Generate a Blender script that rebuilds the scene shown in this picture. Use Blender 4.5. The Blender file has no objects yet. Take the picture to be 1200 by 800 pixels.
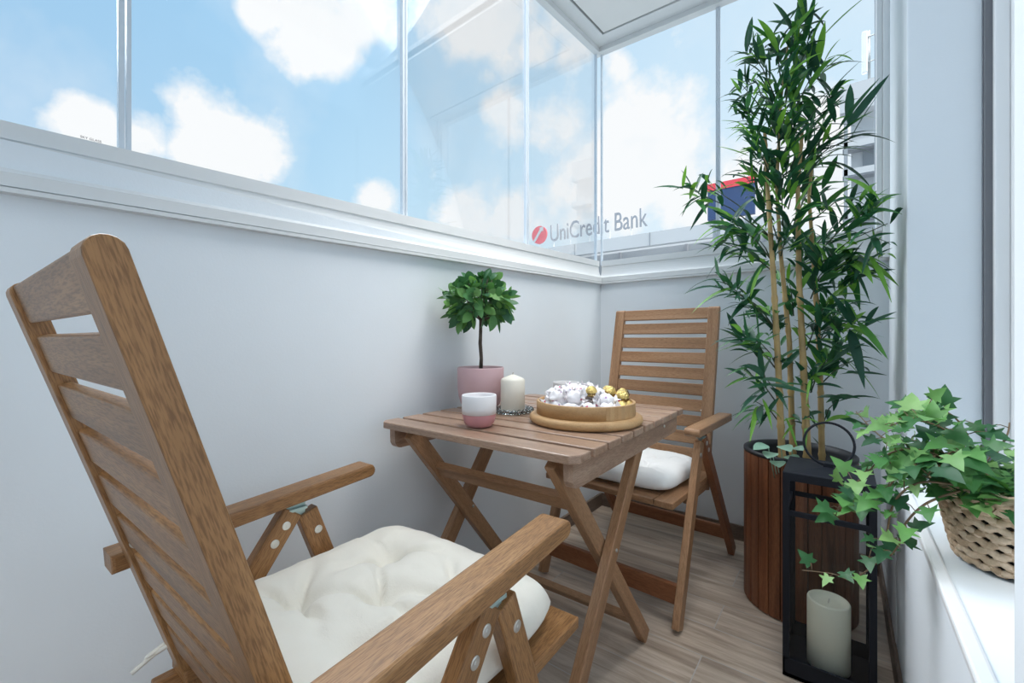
import bpy, bmesh, math, random
from mathutils import Vector, Matrix, noise
random.seed(7)
SC = bpy.context.scene
COL = SC.collection
# ------------------------------------------------------------------ camera model
FPX, CY, HC, YAW = 505.0, 397.0, 0.965, math.radians(37.5)
sn, cs = math.sin(YAW), math.cos(YAW)
def at(u, v, d):
    """world point seen at pixel (u,v) at depth d along the view axis"""
    l = (u-600)/FPX*d
    return Vector((l*cs-d*sn, l*sn+d*cs, HC-(v-CY)/FPX*d))

cam = bpy.data.cameras.new('camera'); camo = bpy.data.objects.new('camera', cam); COL.objects.link(camo)
cam.sensor_width = 36; cam.lens = FPX/1200*36; cam.shift_y = -3/1200; cam.clip_start = .02; cam.clip_end = 500
camo.location = (0, 0, HC); camo.rotation_euler = (math.pi/2, 0, YAW)
SC.camera = camo
vs = SC.view_settings
vs.view_transform = 'Standard'; vs.look = 'None'; vs.exposure = 0.0; vs.gamma = 1; vs.use_curve_mapping = False

# ------------------------------------------------------------------ node helpers
class NT:
    def __init__(s, tree): s.t = tree
    def n(s, typ, **kw):
        nd = s.t.nodes.new(typ)
        for k, v in kw.items():
            if k.startswith('i_'):
                nd.inputs[k[2:].replace('_', ' ')].default_value = v
            else: setattr(nd, k, v)
        return nd
    def l(s, a, b): s.t.links.new(a, b)
    def ramp(s, fac, stops):
        r = s.n('ShaderNodeValToRGB'); e = r.color_ramp.elements
        while len(e) > 1: e.remove(e[-1])
        e[0].position = stops[0][0]; e[0].color = (*stops[0][1], 1)
        for p, c in stops[1:]:
            q = e.new(p); q.color = (*c, 1)
        s.l(fac, r.inputs[0]); return r.outputs[0]
    def math(s, op, a, b=None, c=None, clamp=False):
        m = s.n('ShaderNodeMath', operation=op); m.use_clamp = clamp
        for i, x in enumerate((a, b, c)):
            if x is None: continue
            if isinstance(x, (int, float)): m.inputs[i].default_value = x
            else: s.l(x, m.inputs[i])
        return m.outputs[0]
    def vmath(s, op, a, b=None):
        m = s.n('ShaderNodeVectorMath', operation=op)
        for i, x in enumerate((a, b)):
            if x is None: continue
            if isinstance(x, (tuple, list, Vector)): m.inputs[i].default_value = tuple(x)
            else: s.l(x, m.inputs[i])
        return m
    def mix(s, fac, a, b, blend='MIX'):
        m = s.n('ShaderNodeMix', data_type='RGBA', blend_type=blend)
        for k, x in ((0, fac), (6, a), (7, b)):
            if isinstance(x, (int, float)): m.inputs[k].default_value = x
            elif isinstance(x, (tuple, list)): m.inputs[k].default_value = (*x, 1) if len(x) == 3 else x
            else: s.l(x, m.inputs[k])
        return m.outputs[2]

def new_mat(name):
    m = bpy.data.materials.new(name); m.use_nodes = True
    nt = NT(m.node_tree); b = m.node_tree.nodes['Principled BSDF']
    return m, nt, b

def plain(name, col, rough=.6, metal=0, bump=0, bscale=60, var=.05, vscale=4, spec=.5, coat=0):
    m, nt, b = new_mat(name)
    tc = nt.n('ShaderNodeTexCoord')
    no = nt.n('ShaderNodeTexNoise'); no.inputs['Scale'].default_value = vscale; no.inputs['Detail'].default_value = 4
    nt.l(tc.outputs['Object'], no.inputs['Vector'])
    lo = tuple(max(0, c*(1-var)) for c in col); hi = tuple(min(1, c*(1+var)) for c in col)
    nt.l(nt.ramp(no.outputs['Fac'], [(.3, lo), (.7, hi)]), b.inputs['Base Color'])
    b.inputs['Roughness'].default_value = rough; b.inputs['Metallic'].default_value = metal
    b.inputs['Specular IOR Level'].default_value = spec; b.inputs['Coat Weight'].default_value = coat
    if bump:
        n2 = nt.n('ShaderNodeTexNoise'); n2.inputs['Scale'].default_value = bscale; n2.inputs['Detail'].default_value = 5
        nt.l(tc.outputs['Object'], n2.inputs['Vector'])
        bp = nt.n('ShaderNodeBump'); bp.inputs['Strength'].default_value = bump; bp.inputs['Distance'].default_value = .01
        nt.l(n2.outputs['Fac'], bp.inputs['Height']); nt.l(bp.outputs[0], b.inputs['Normal'])
    return m

def wood(name, dark, mid, light, rough=.45, grain=1.0, spec=.4, axis='X', fine=.35):
    """grain runs along the object's own long axis; every board gets its own offset"""
    m, nt, b = new_mat(name)
    tc = nt.n('ShaderNodeTexCoord'); geo = nt.n('ShaderNodeNewGeometry'); oi = nt.n('ShaderNodeObjectInfo')
    off = nt.n('ShaderNodeCombineXYZ')
    rr = nt.math('MULTIPLY', geo.outputs['Random Per Island'], 37.0)
    r2 = nt.math('MULTIPLY', oi.outputs['Random'], 91.0)
    nt.l(rr, off.inputs[0]); nt.l(r2, off.inputs[1]); nt.l(rr, off.inputs[2])
    mp = nt.vmath('ADD', tc.outputs['Object'], off.outputs[0])
    k = (1.5, 24, 24) if axis == 'X' else ((24, 1.5, 24) if axis == 'Y' else (24, 24, 1.5))
    sc = nt.vmath('MULTIPLY', mp.outputs[0], tuple(q*grain for q in k))
    n1 = nt.n('ShaderNodeTexNoise', i_Scale=1.0, i_Detail=6.0, i_Roughness=.62, i_Distortion=.7)
    nt.l(sc.outputs[0], n1.inputs['Vector'])
    col = nt.ramp(n1.outputs['Fac'], [(.22, dark), (.5, mid), (.80, light)])
    k3 = (55, 620, 620) if axis == 'X' else ((620, 55, 620) if axis == 'Y' else (620, 620, 55))
    s3 = nt.vmath('MULTIPLY', mp.outputs[0], k3)
    n3 = nt.n('ShaderNodeTexNoise', i_Scale=1.0, i_Detail=3.0)
    nt.l(s3.outputs[0], n3.inputs['Vector'])
    pore = nt.ramp(n3.outputs['Fac'], [(.38, (.22, .17, .13)), (.56, (1, 1, 1))])
    col = nt.mix(fine, col, pore, 'MULTIPLY')
    # board to board tone
    tone = nt.ramp(geo.outputs['Random Per Island'], [(0, (.80, .78, .76)), (.5, (1, 1, 1)), (1, (1.0, .93, .86))])
    col = nt.mix(.7, col, tone, 'MULTIPLY')
    nt.l(col, b.inputs['Base Color'])
    b.inputs['Roughness'].default_value = rough; b.inputs['Specular IOR Level'].default_value = spec
    bp = nt.n('ShaderNodeBump'); bp.inputs['Strength'].default_value = .12; bp.inputs['Distance'].default_value = .003
    nt.l(n3.outputs['Fac'], bp.inputs['Height']); nt.l(bp.outputs[0], b.inputs['Normal'])
    return m

def glass(name, tint=(1, 1, 1), refl=.07, rough=.0):
    m = bpy.data.materials.new(name); m.use_nodes = True; m.node_tree.nodes.clear()
    nt = NT(m.node_tree); o = nt.n('ShaderNodeOutputMaterial')
    tr = nt.n('ShaderNodeBsdfTransparent'); tr.inputs[0].default_value = (*tint, 1)
    gl = nt.n('ShaderNodeBsdfGlossy'); gl.inputs['Roughness'].default_value = rough
    fr = nt.n('ShaderNodeFresnel'); fr.inputs['IOR'].default_value = 1.35
    fac = nt.math('MULTIPLY', fr.outputs[0], refl*10, clamp=True)
    mx = nt.n('ShaderNodeMixShader'); nt.l(fac, mx.inputs[0]); nt.l(tr.outputs[0], mx.inputs[1]); nt.l(gl.outputs[0], mx.inputs[2])
    nt.l(mx.outputs[0], o.inputs[0]); return m

def leafmat(name, stops, rough=.45, trans=.25, veins=0):
    m, nt, b = new_mat(name)
    geo = nt.n('ShaderNodeNewGeometry')
    col = nt.ramp(geo.outputs['Random Per Island'], stops)
    tc = nt.n('ShaderNodeTexCoord'); no = nt.n('ShaderNodeTexNoise', i_Scale=45.0, i_Detail=3.0)
    nt.l(tc.outputs['Object'], no.inputs['Vector'])
    v = nt.ramp(no.outputs['Fac'], [(.3, (.75, .78, .75)), (.7, (1, 1, 1))])
    col = nt.mix(.6, col, v, 'MULTIPLY')
    nt.l(col, b.inputs['Base Color']); b.inputs['Roughness'].default_value = rough
    b.inputs['Specular IOR Level'].default_value = .35
    tl = nt.n('ShaderNodeBsdfTranslucent'); nt.l(nt.mix(1.0, col, (1.0, 1.15, .6), 'MULTIPLY'), tl.inputs[0])
    mx = nt.n('ShaderNodeMixShader'); mx.inputs[0].default_value = trans
    nt.l(b.outputs[0], mx.inputs[1]); nt.l(tl.outputs[0], mx.inputs[2])
    nt.l(mx.outputs[0], m.node_tree.nodes['Material Output'].inputs[0])
    return m

# ------------------------------------------------------------------ mesh helpers
class MB:
    def __init__(s): s.v = []; s.f = []; s.sm = []
    def add(s, vs, fs, smooth=False, M=None):
        b = len(s.v)
        s.v += [tuple(M @ Vector(p)) if M else tuple(p) for p in vs]
        s.f += [tuple(i+b for i in f) for f in fs]; s.sm += [smooth]*len(fs)
    def bm(s, bm, smooth=False, M=None):
        bm.verts.index_update()
        s.add([v.co.copy() for v in bm.verts], [[v.index for v in f.verts] for f in bm.faces], smooth, M); bm.free()
    def box(s, lo, hi, bev=0, seg=2, M=None):
        bm = bmesh.new(); bmesh.ops.create_cube(bm, size=1)
        lo = Vector(lo); hi = Vector(hi); c = (lo+hi)/2; e = hi-lo
        for v in bm.verts: v.co = Vector((v.co.x*e.x, v.co.y*e.y, v.co.z*e.z))+c
        if bev: bmesh.ops.bevel(bm, geom=bm.edges[:], offset=bev, segments=seg, profile=.5, affect='EDGES')
        s.bm(bm, False, M)
    def tube(s, pts, rad, seg=10, smooth=True, cap=True):
        n = len(pts); P = [Vector(p) for p in pts]
        R = rad if isinstance(rad, (list, tuple)) else [rad]*n
        vs = []; up = None
        for i in range(n):
            t = (P[min(i+1, n-1)]-P[max(i-1, 0)]).normalized()
            if up is None:
                up = Vector((0, 0, 1)) if abs(t.z) < .9 else Vector((1, 0, 0))
            x = t.cross(up).normalized(); y = x.cross(t).normalized(); up = y
            for k in range(seg):
                a = 2*math.pi*k/seg
                vs.append(P[i]+x*(R[i]*math.cos(a))+y*(R[i]*math.sin(a)))
        fs = []
        for i in range(n-1):
            for k in range(seg):
                a = i*seg+k; b = i*seg+(k+1) % seg
                fs.append((a, b, b+seg, a+seg))
        if cap:
            fs.append(tuple(range(seg-1, -1, -1))); fs.append(tuple((n-1)*seg+k for k in range(seg)))
        s.add(vs, fs, smooth)
    def lathe(s, prof, seg=48, c=(0, 0, 0), smooth=True, closed=False):
        vs = []; fs = []; n = len(prof)
        for r, z in prof:
            for k in range(seg):
                a = 2*math.pi*k/seg
                vs.append((c[0]+r*math.cos(a), c[1]+r*math.sin(a), c[2]+z))
        for i in range(n-1):
            for k in range(seg):
                a = i*seg+k; b = i*seg+(k+1) % seg
                fs.append((a, b, b+seg, a+seg))
        if closed:
            i = n-1
            for k in range(seg):
                a = i*seg+k; b = i*seg+(k+1) % seg
                fs.append((a, b, (k+1) % seg, k))
        else:
            if prof[0][0] > 1e-5: fs.append(tuple(range(seg-1, -1, -1)))
            if prof[-1][0] > 1e-5: fs.append(tuple((n-1)*seg+k for k in range(seg)))
        s.add(vs, fs, smooth)
    def prism(s, poly, ax, a, b, M=None, smooth=False):
        """extrude a 2D polygon along axis ax (0,1,2) from a to b"""
        n = len(poly); vs = []
        for t in (a, b):
            for p, q in poly:
                vs.append({0: (t, p, q), 1: (p, t, q), 2: (p, q, t)}[ax])
        fs = [tuple(range(n-1, -1, -1)), tuple(range(n, 2*n))]
        for k in range(n): fs.append((k, (k+1) % n, n+(k+1) % n, n+k))
        s.add(vs, fs, smooth, M)
    def build(s, name, mat, parent=None, loc=None, bevel=0, weld=False):
        me = bpy.data.meshes.new(name); me.from_pydata(s.v, [], s.f)
        me.polygons.foreach_set('use_smooth', s.sm)
        me.materials.append(mat)
        bm = bmesh.new(); bm.from_mesh(me)
        if weld: bmesh.ops.remove_doubles(bm, verts=bm.verts[:], dist=1e-5)
        bmesh.ops.recalc_face_normals(bm, faces=bm.faces[:]); bm.to_mesh(me); bm.free()
        o = bpy.data.objects.new(name, me); COL.objects.link(o)
        if parent: o.parent = parent
        if loc is not None: o.location = loc
        return o

def empty(name, loc=(0, 0, 0), rz=0):
    o = bpy.data.objects.new(name, None); COL.objects.link(o); o.location = loc; o.rotation_euler = (0, 0, rz)
    o.empty_display_size = .05; return o
def tag(o, label=None, cat=None, group=None, kind=None):
    if label: o['label'] = label
    if cat: o['category'] = cat
    if group: o['group'] = group
    if kind: o['kind'] = kind
    return o
def struct(o, label=None):
    o['kind'] = 'structure'
    if label: o['label'] = label
    return o

def bar(name, p0, p1, w, t, mat, parent, up=(0, 0, 1), bev=.003, round_end=0):
    """a wooden bar from p0 to p1; own axes: X along the bar, Y width w, Z thickness t (towards up)"""
    p0 = Vector(p0); p1 = Vector(p1); L = (p1-p0).length
    x = (p1-p0).normalized(); y = Vector(up).cross(x).normalized(); z = x.cross(y)
    m = MB()
    if round_end == 0:
        m.box((0, -w/2, -t/2), (L, w/2, t/2), bev)
    else:                                       # far end rounded in the X-Y (1) or X-Z (2) plane
        h = w if round_end == 1 else t; r = h/2
        poly = [(0, -h/2)]
        for k in range(9):
            a = -math.pi/2+math.pi*k/8
            poly.append((L-r+r*math.cos(a), r*math.sin(a)))
        poly.append((0, h/2))
        bm = bmesh.new()
        e = (t if round_end == 1 else w)/2
        V = []
        for sgn in (-1, 1):
            V.append([bm.verts.new((p, q, sgn*e) if round_end == 1 else (p, sgn*e, q)) for p, q in poly])
        n = len(poly)
        bm.faces.new(V[0]); bm.faces.new(V[1][::-1])
        for k in range(n): bm.faces.new((V[0][k], V[0][(k+1) % n], V[1][(k+1) % n], V[1][k]))
        bmesh.ops.recalc_face_normals(bm, faces=bm.faces[:])
        ed = [q for q in bm.edges if abs(q.verts[0].co[2 if round_end == 1 else 1]-q.verts[1].co[2 if round_end == 1 else 1]) < 1e-6]
        bmesh.ops.bevel(bm, geom=ed, offset=bev, segments=2, profile=.5, affect='EDGES')
        m.bm(bm)
    o = m.build(name, mat, parent)
    M = Matrix((x, y, z)).transposed().to_4x4(); M.translation = p0
    o.matrix_local = M
    return o

def screw(mb, c, axis, r=.007, h=.003):
    axis = Vector(axis).normalized()
    c = Vector(c)
    mb.tube([c, c+axis*h*.7, c+axis*h], [r, r, r*.85], 16, smooth=False)
    mb.tube([c+axis*h, c+axis*(h+.0005)], [r*.35, r*.3], 4, smooth=False)

# ------------------------------------------------------------------ materials
M = {}
M['wall'] = plain('wall_paint', (.785, .825, .86), .75, bump=.04, bscale=220, var=.015)
M['white'] = plain('white_aluminium', (.72, .73, .73), .35, var=.01)
M['pvc'] = plain('white_window_profile', (.84, .845, .85), .3, var=.01)
M['ceil'] = plain('ceiling_panel', (.80, .79, .77), .6, var=.02)
M['black_gap'] = plain('dark_seal', (.02, .02, .02), .7)
M['gasket'] = plain('grey_gasket', (.16, .165, .18), .6)
M['pane'] = glass('pane_glass', (.985, .995, 1.0), .03)
M['lglass'] = glass('lantern_glass', (.985, .99, .99), .06)
M['dish'] = glass('clear_dish_glass', (.93, .96, .97), .25, .03)
M['edge'] = plain('glass_edge_strip', (.62, .68, .74), .25, var=.02)
M['warm'] = wood('acacia_warm', (.17, .078, .027), (.35, .175, .068), (.54, .30, .13), .38, fine=.5)
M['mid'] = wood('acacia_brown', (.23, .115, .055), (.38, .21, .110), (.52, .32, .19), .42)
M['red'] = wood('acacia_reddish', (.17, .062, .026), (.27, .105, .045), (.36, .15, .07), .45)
M['table'] = wood('acacia_pale_sheen', (.22, .125, .08), (.41, .265, .185), (.58, .43, .33), .30, spec=.6)  # sky sheen of the tabletop put into this paler, greyer colour
M['teak'] = wood('planter_teak', (.085, .026, .012), (.24, .085, .036), (.42, .17, .075), .42, grain=1.2, axis='Z')
M['beech'] = wood('tray_beech', (.40, .23, .10), (.52, .32, .15), (.60, .39, .20), .45, grain=.8, fine=.15)
M['metal'] = plain('zinc_screw', (.75, .75, .72), .3, 1)
M['hinge'] = plain('galvanised_hinge', (.45, .58, .56), .35, .7)
M['black'] = plain('black_powder_coat', (.010, .012, .018), .55, var=.1, spec=.25)
M['liner'] = plain('black_planter_liner', (.018, .02, .025), .5)
M['soil'] = plain('dark_soil', (.03, .025, .02), .9, bump=.6, bscale=80)
M['bark'] = plain('dark_bark', (.09, .07, .055), .85, bump=.5, bscale=120, var=.4, vscale=50)
M['pink'] = plain('dusty_pink_ceramic', (.60, .40, .42), .55, var=.03)
M['pinkdeep'] = plain('rose_glaze', (.60, .28, .30), .4, var=.03)
M['cupwhite'] = plain('matt_white_glaze', (.80, .79, .80), .5, var=.02)
M['cupgrey'] = plain('pale_grey_glaze', (.60, .58, .58), .5, var=.03)
M['wax'] = plain('ivory_wax', (.84, .80, .70), .5, var=.02)
M['waxg'] = plain('greenish_ivory_wax', (.93, .92, .74), .5, var=.03)
M['wick'] = plain('wick', (.5, .46, .4), .8)
M['gold'] = plain('gold_foil', (.80, .60, .22), .28, .85, bump=.9, bscale=130, var=.2, vscale=60)
M['brown'] = plain('brown_paper_cup', (.10, .045, .02), .6)
M['concrete'] = plain('white_render', (.50, .51, .52), .8, var=.03, vscale=.3)
M['facade_grey'] = plain('grey_facade', (.26, .28, .30), .7, var=.05, vscale=.4)
M['line'] = plain('dark_joint', (.25, .26, .28), .7)
M['letter'] = plain('sign_letter_grey', (.30, .31, .34), .5)
M['logo_red'] = plain('sign_red', (.70, .06, .08), .5)
M['blue'] = plain('sign_blue', (.03, .06, .15), .5)
M['antenna'] = plain('antenna_white', (.75, .76, .76), .5)
M['steel'] = plain('grey_steel', (.35, .37, .38), .4, .6)
M['ink'] = plain('print_ink', (.08, .08, .09), .6)

def fabric(name, col):
    m, nt, b = new_mat(name)
    tc = nt.n('ShaderNodeTexCoord'); w = nt.n('ShaderNodeTexNoise', i_Scale=420.0, i_Detail=2.0)
    nt.l(tc.outputs['Object'], w.inputs['Vector'])
    n2 = nt.n('ShaderNodeTexNoise', i_Scale=9.0, i_Detail=6.0, i_Distortion=1.2); nt.l(tc.outputs['Object'], n2.inputs['Vector'])
    b.inputs['Base Color'].default_value = (*col, 1); b.inputs['Roughness'].default_value = .9
    b.inputs['Specular IOR Level'].default_value = .15; b.inputs['Sheen Weight'].default_value = .2
    a = nt.math('MULTIPLY', w.outputs['Fac'], .12); h = nt.math('ADD', a, n2.outputs['Fac'])
    bp = nt.n('ShaderNodeBump'); bp.inputs['Strength'].default_value = .35; bp.inputs['Distance'].default_value = .012
    nt.l(h, bp.inputs['Height']); nt.l(bp.outputs[0], b.inputs['Normal'])
    return m
M['cream'] = fabric('cream_cotton', (.88, .84, .75))
M['offwhite'] = fabric('white_cotton', (.86, .86, .85))

def wrapper():
    m, nt, b = new_mat('printed_sweet_paper')
    tc = nt.n('ShaderNodeTexCoord'); oi = nt.n('ShaderNodeObjectInfo')
    cx = nt.n('ShaderNodeCombineXYZ'); nt.l(nt.math('MULTIPLY', oi.outputs['Random'], 9.0), cx.inputs[0])
    p = nt.vmath('ADD', tc.outputs['Object'], cx.outputs[0])
    vo = nt.n('ShaderNodeTexVoronoi', i_Scale=75.0); nt.l(p.outputs[0], vo.inputs['Vector'])
    dot = nt.math('LESS_THAN', vo.outputs['Distance'], .30)
    sep = nt.n('ShaderNodeSeparateColor'); nt.l(vo.outputs['Color'], sep.inputs[0])
    on = nt.math('MULTIPLY', dot, nt.math('GREATER_THAN', sep.outputs[0], .5))
    hue = nt.ramp(sep.outputs[1], [(0, (.62, .05, .12)), (.55, (.55, .25, .35)), (1, (.42, .30, .55))])
    nt.l(nt.mix(on, (.88, .85, .86), hue), b.inputs['Base Color']); b.inputs['Roughness'].default_value = .85; b.inputs['Specular IOR Level'].default_value = .2
    return m
M['paper'] = wrapper()

def tiles(name):
    m, nt, b = new_mat(name)
    tc = nt.n('ShaderNodeTexCoord')
    br = nt.n('ShaderNodeTexBrick'); br.offset = .37
    br.inputs['Scale'].default_value = 1; br.inputs['Brick Width'].default_value = .92; br.inputs['Row Height'].default_value = .155
    br.inputs['Mortar Size'].default_value = .0016; br.inputs['Mortar Smooth'].default_value = .1; br.inputs['Bias'].default_value = 0
    br.inputs['Color1'].default_value = (0, 0, 0, 1); br.inputs['Color2'].default_value = (1, 1, 1, 1); br.inputs['Mortar'].default_value = (.5, .5, .5, 1)
    nt.l(tc.outputs['Object'], br.inputs['Vector'])
    sp = nt.n('ShaderNodeSeparateColor'); nt.l(br.outputs['Color'], sp.inputs[0])
    off = nt.n('ShaderNodeCombineXYZ'); nt.l(nt.math('MULTIPLY', sp.outputs[0], 13.0), off.inputs[1])
    p = nt.vmath('ADD', tc.outputs['Object'], off.outputs[0]); s = nt.vmath('MULTIPLY', p.outputs[0], (2.2, 26, 20))
    n1 = nt.n('ShaderNodeTexNoise', i_Scale=1.0, i_Detail=7.0, i_Roughness=.65, i_Distortion=.8); nt.l(s.outputs[0], n1.inputs['Vector'])
    col = nt.ramp(n1.outputs['Fac'], [(.27, (.27, .205, .16)), (.47, (.50, .405, .325)), (.6, (.63, .53, .44)), (.78, (.75, .66, .57))])
    tone = nt.ramp(sp.outputs[0], [(0, (.80, .80, .80)), (1, (1, .98, .95))])
    col = nt.mix(1.0, col, tone, 'MULTIPLY')
    col = nt.mix(br.outputs['Fac'], col, (.46, .44, .42))
    nt.l(col, b.inputs['Base Color']); b.inputs['Roughness'].default_value = .42
    bp = nt.n('ShaderNodeBump'); bp.inputs['Strength'].default_value = .15; bp.inputs['Distance'].default_value = .003
    nt.l(n1.outputs['Fac'], bp.inputs['Height']); nt.l(bp.outputs[0], b.inputs['Normal'])
    return m
M['floor'] = tiles('wood_look_tiles')
M['skirt'] = wood('wood_look_skirting', (.10, .07, .055), (.19, .14, .11), (.28, .21, .17), .45)
M['skirty'] = wood('wood_look_skirting_side', (.10, .07, .055), (.19, .14, .11), (.28, .21, .17), .45, axis='Y')

def wicker():
    m, nt, b = new_mat('wicker_strands')
    geo = nt.n('ShaderNodeNewGeometry'); tc = nt.n('ShaderNodeTexCoord')
    col = nt.ramp(geo.outputs['Random Per Island'], [(0, (.46, .31, .19)), (.5, (.62, .45, .30)), (1, (.74, .57, .41))])
    no = nt.n('ShaderNodeTexNoise', i_Scale=140.0, i_Detail=3.0); nt.l(tc.outputs['Object'], no.inputs['Vector'])
    col = nt.mix(.6, col, nt.ramp(no.outputs['Fac'], [(.35, (.65, .62, .58)), (.65, (1, 1, 1))]), 'MULTIPLY')
    nt.l(col, b.inputs['Base Color']); b.inputs['Roughness'].default_value = .6
    bp = nt.n('ShaderNodeBump'); bp.inputs['Strength'].default_value = .3; bp.inputs['Distance'].default_value = .002
    nt.l(no.outputs['Fac'], bp.inputs['Height']); nt.l(bp.outputs[0], b.inputs['Normal'])
    return m
M['wicker'] = wicker()
M['bambooleaf'] = leafmat('bamboo_leaf', [(0, (.016, .075, .045)), (.5, (.026, .115, .055)), (.74, (.05, .20, .05)), (.84, (.16, .38, .05)), (1, (.24, .50, .08))], .4, .2)
M['figleaf'] = leafmat('topiary_leaf', [(0, (.04, .13, .07)), (.45, (.085, .23, .09)), (.8, (.15, .34, .10)), (1, (.24, .46, .15))], .45, .2)
M['ivyleaf'] = leafmat('ivy_leaf', [(0, (.025, .10, .045)), (.45, (.06, .20, .06)), (.75, (.13, .33, .09)), (1, (.28, .48, .17))], .4, .2)
M['paleleaf'] = leafmat('pale_green_leaf', [(0, (.22, .40, .30)), (1, (.38, .56, .44))], .5, .15)
M['culm'] = plain('bamboo_culm', (.46, .31, .13), .45, var=.25, vscale=14)
M['twig'] = plain('green_twig', (.05, .075, .04), .6, var=.3, vscale=30)
M['vine'] = plain('brown_vine', (.16, .10, .05), .6, var=.3, vscale=30)

# ------------------------------------------------------------------ sky
def make_sky():
    w = bpy.data.worlds.new('sky'); SC.world = w; w.use_nodes = True
    t = w.node_tree; t.nodes.clear(); nt = NT(t)
    out = nt.n('ShaderNodeOutputWorld'); bg = nt.n('ShaderNodeBackground'); nt.l(bg.outputs[0], out.inputs[0])
    tc = nt.n('ShaderNodeTexCoord'); d = nt.vmath('NORMALIZE', tc.outputs['Generated'])
    sep = nt.n('ShaderNodeSeparateXYZ'); nt.l(d.outputs[0], sep.inputs[0])
    grad = nt.ramp(sep.outputs[2], [(0.0, (.80, .90, .96)), (.10, (.72, .87, .97)), (.3, (.50, .76, .95)), (.55, (.36, .65, .91)), (1, (.30, .58, .87))])
    side = nt.vmath('DOT_PRODUCT', d.outputs[0], (.80, .60, 0)).outputs['Value']
    side = nt.math('MULTIPLY_ADD', side, .5, .5)
    grad = nt.mix(nt.ramp(side, [(.12, (.55, .55, .55)), (.34, (.06, .06, .06)), (.5, (0, 0, 0))]), grad, (.27, .50, .78))
    grad = nt.mix(nt.ramp(side, [(.30, (.08, .08, .08)), (.64, (.62, .62, .62)), (1, (.8, .8, .8))]), grad, (.78, .91, 1.0))
    n1 = nt.n('ShaderNodeTexNoise', i_Scale=7.0, i_Detail=9.0, i_Roughness=.58); nt.l(d.outputs[0], n1.inputs['Vector'])
    blobs = [  # u, v, radius (px), strength
        (365, -6, 95, 1), (310, 8, 40, 1), (425, 5, 60, 1), (590, 10, 110, 1), (540, 25, 60, 1), (622, 50, 50, .9), (272, 172, 72, 1), (312, 178, 55, 1), (232, 182, 45, 1),
        (110, 152, 52, 1), (160, 165, 45, .9), (440, 228, 40, 1), (540, 252, 60, .9), (600, 250, 60, .8), (592, 135, 55, .9), (655, 150, 60, .85), (690, 190, 70, .85),
        (760, 165, 95, 1), (790, 205, 95, 1), (730, 225, 80, 1), (820, 240, 80, 1), (900, 215, 110, 1), (990, 215, 100, 1), (1010, 170, 60, .9),
        (570, 88, 24, .7), (730, 80, 30, .55), (662, 65, 34, .5), (800, 45, 30, .3), (-260, 120, 160, 1), (1500, 100, 250, 1), (-700, 60, 240, 1)]
    best = None
    for u, v, r, k in blobs:
        p = at(u, v, 1)-Vector((0, 0, HC)); ln = p.length; q = p.normalized()
        rad = r/FPX/ln*1.0
        dist = nt.vmath('DISTANCE', d.outputs[0], q).outputs['Value']
        val = nt.math('MULTIPLY_ADD', dist, -k/rad, k)
        best = val if best is None else nt.math('MAXIMUM', best, val)
    den = nt.math('ADD', best, nt.math('MULTIPLY', nt.math('SUBTRACT', n1.outputs['Fac'], .5), 2.2))
    # free-floating cloud elsewhere in the dome
    n2 = nt.n('ShaderNodeTexNoise', i_Scale=3.0, i_Detail=8.0, i_Roughness=.6); nt.l(d.outputs[0], n2.inputs['Vector'])
    cl = nt.ramp(den, [(.16, (0, 0, 0)), (.56, (1, 1, 1))])
    haze = nt.ramp(n2.outputs['Fac'], [(.5, (0, 0, 0)), (.75, (.35, .35, .35))])
    fac = nt.math('MAXIMUM', cl, haze)
    shade = nt.ramp(n1.outputs['Fac'], [(.32, (.90, .94, .97)), (.5, (.985, .99, .995))])
    nt.l(nt.mix(fac, grad, shade), bg.inputs[0]); bg.inputs[1].default_value = SKY
SKY = 1.0
make_sky()
def sun(name, az, el, strength, angle, col=(1, 1, 1)):
    l = bpy.data.lights.new(name, 'SUN'); l.energy = strength; l.angle = math.radians(angle); l.color = col
    o = bpy.data.objects.new(name, l); COL.objects.link(o)
    a = math.radians(az); e = math.radians(el)
    dirv = -Vector((math.sin(a)*math.cos(e), math.cos(a)*math.cos(e), math.sin(e)))
    o.rotation_euler = dirv.to_track_quat('-Z', 'Y').to_euler(); o.location = (0, -3, 4)
    return o
sun('sun', 104, 62, 9.5, 60, (1, .98, .95))
sun('fill_sun', 280, 47, 4.6, 50, (.95, .975, 1))  # added soft fill from the left to brighten the right wall

# ------------------------------------------------------------------ room
XL, YF, XR, XR2 = -1.12, 2.31, .125, .148
YB = -1.0
m = MB(); m.box((-1.4, YB, -.06), (.7, YF+.2, 0)); struct(m.build('floor', M['floor']), 'floor of brown wood-look tiles')
m = MB(); m.box((XL-.14, YB, 0), (XL, YF+.14, 1.30)); struct(m.build('wall_left', M['wall']))
m = MB(); m.box((XL, YF, 0), (.5, YF+.14, 1.30)); struct(m.build('wall_far', M['wall']))
# right wall: low wall, ledge, pier at the far end, pier beside the camera
m = MB()
m.box((XR, .60, 0), (.47, 1.69, .57), .006)
m.box((XR-.0015, 1.69, 0), (.47, YF, .575), .004)
struct(m.build('wall_right', M['wall']))
m = MB(); m.box((XR2, 1.69, .57), (.30, YF, 2.75), .004); m.box((.30, 1.71, .57), (.47, YF, 2.75)); struct(m.build('wall_pier', M['wall']))
m = MB(); m.box((XR, YB, 0), (.47, .60, 2.75), .006); struct(m.build('wall_near', M['wall']))
# raised bead at the edge of the ledge
m = MB(); m.box((XR-.004, .60, .560), (XR+.016, 1.69, .575), .004); struct(m.build('trim_1', M['pvc']))
m = MB(); m.box((XL-.14, YB-.14, 0), (.47, YB, 1.70)); struct(m.build('shade_wall_back', M['wall']))  # unseen wall added behind the camera to cut light on the left rail
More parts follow.
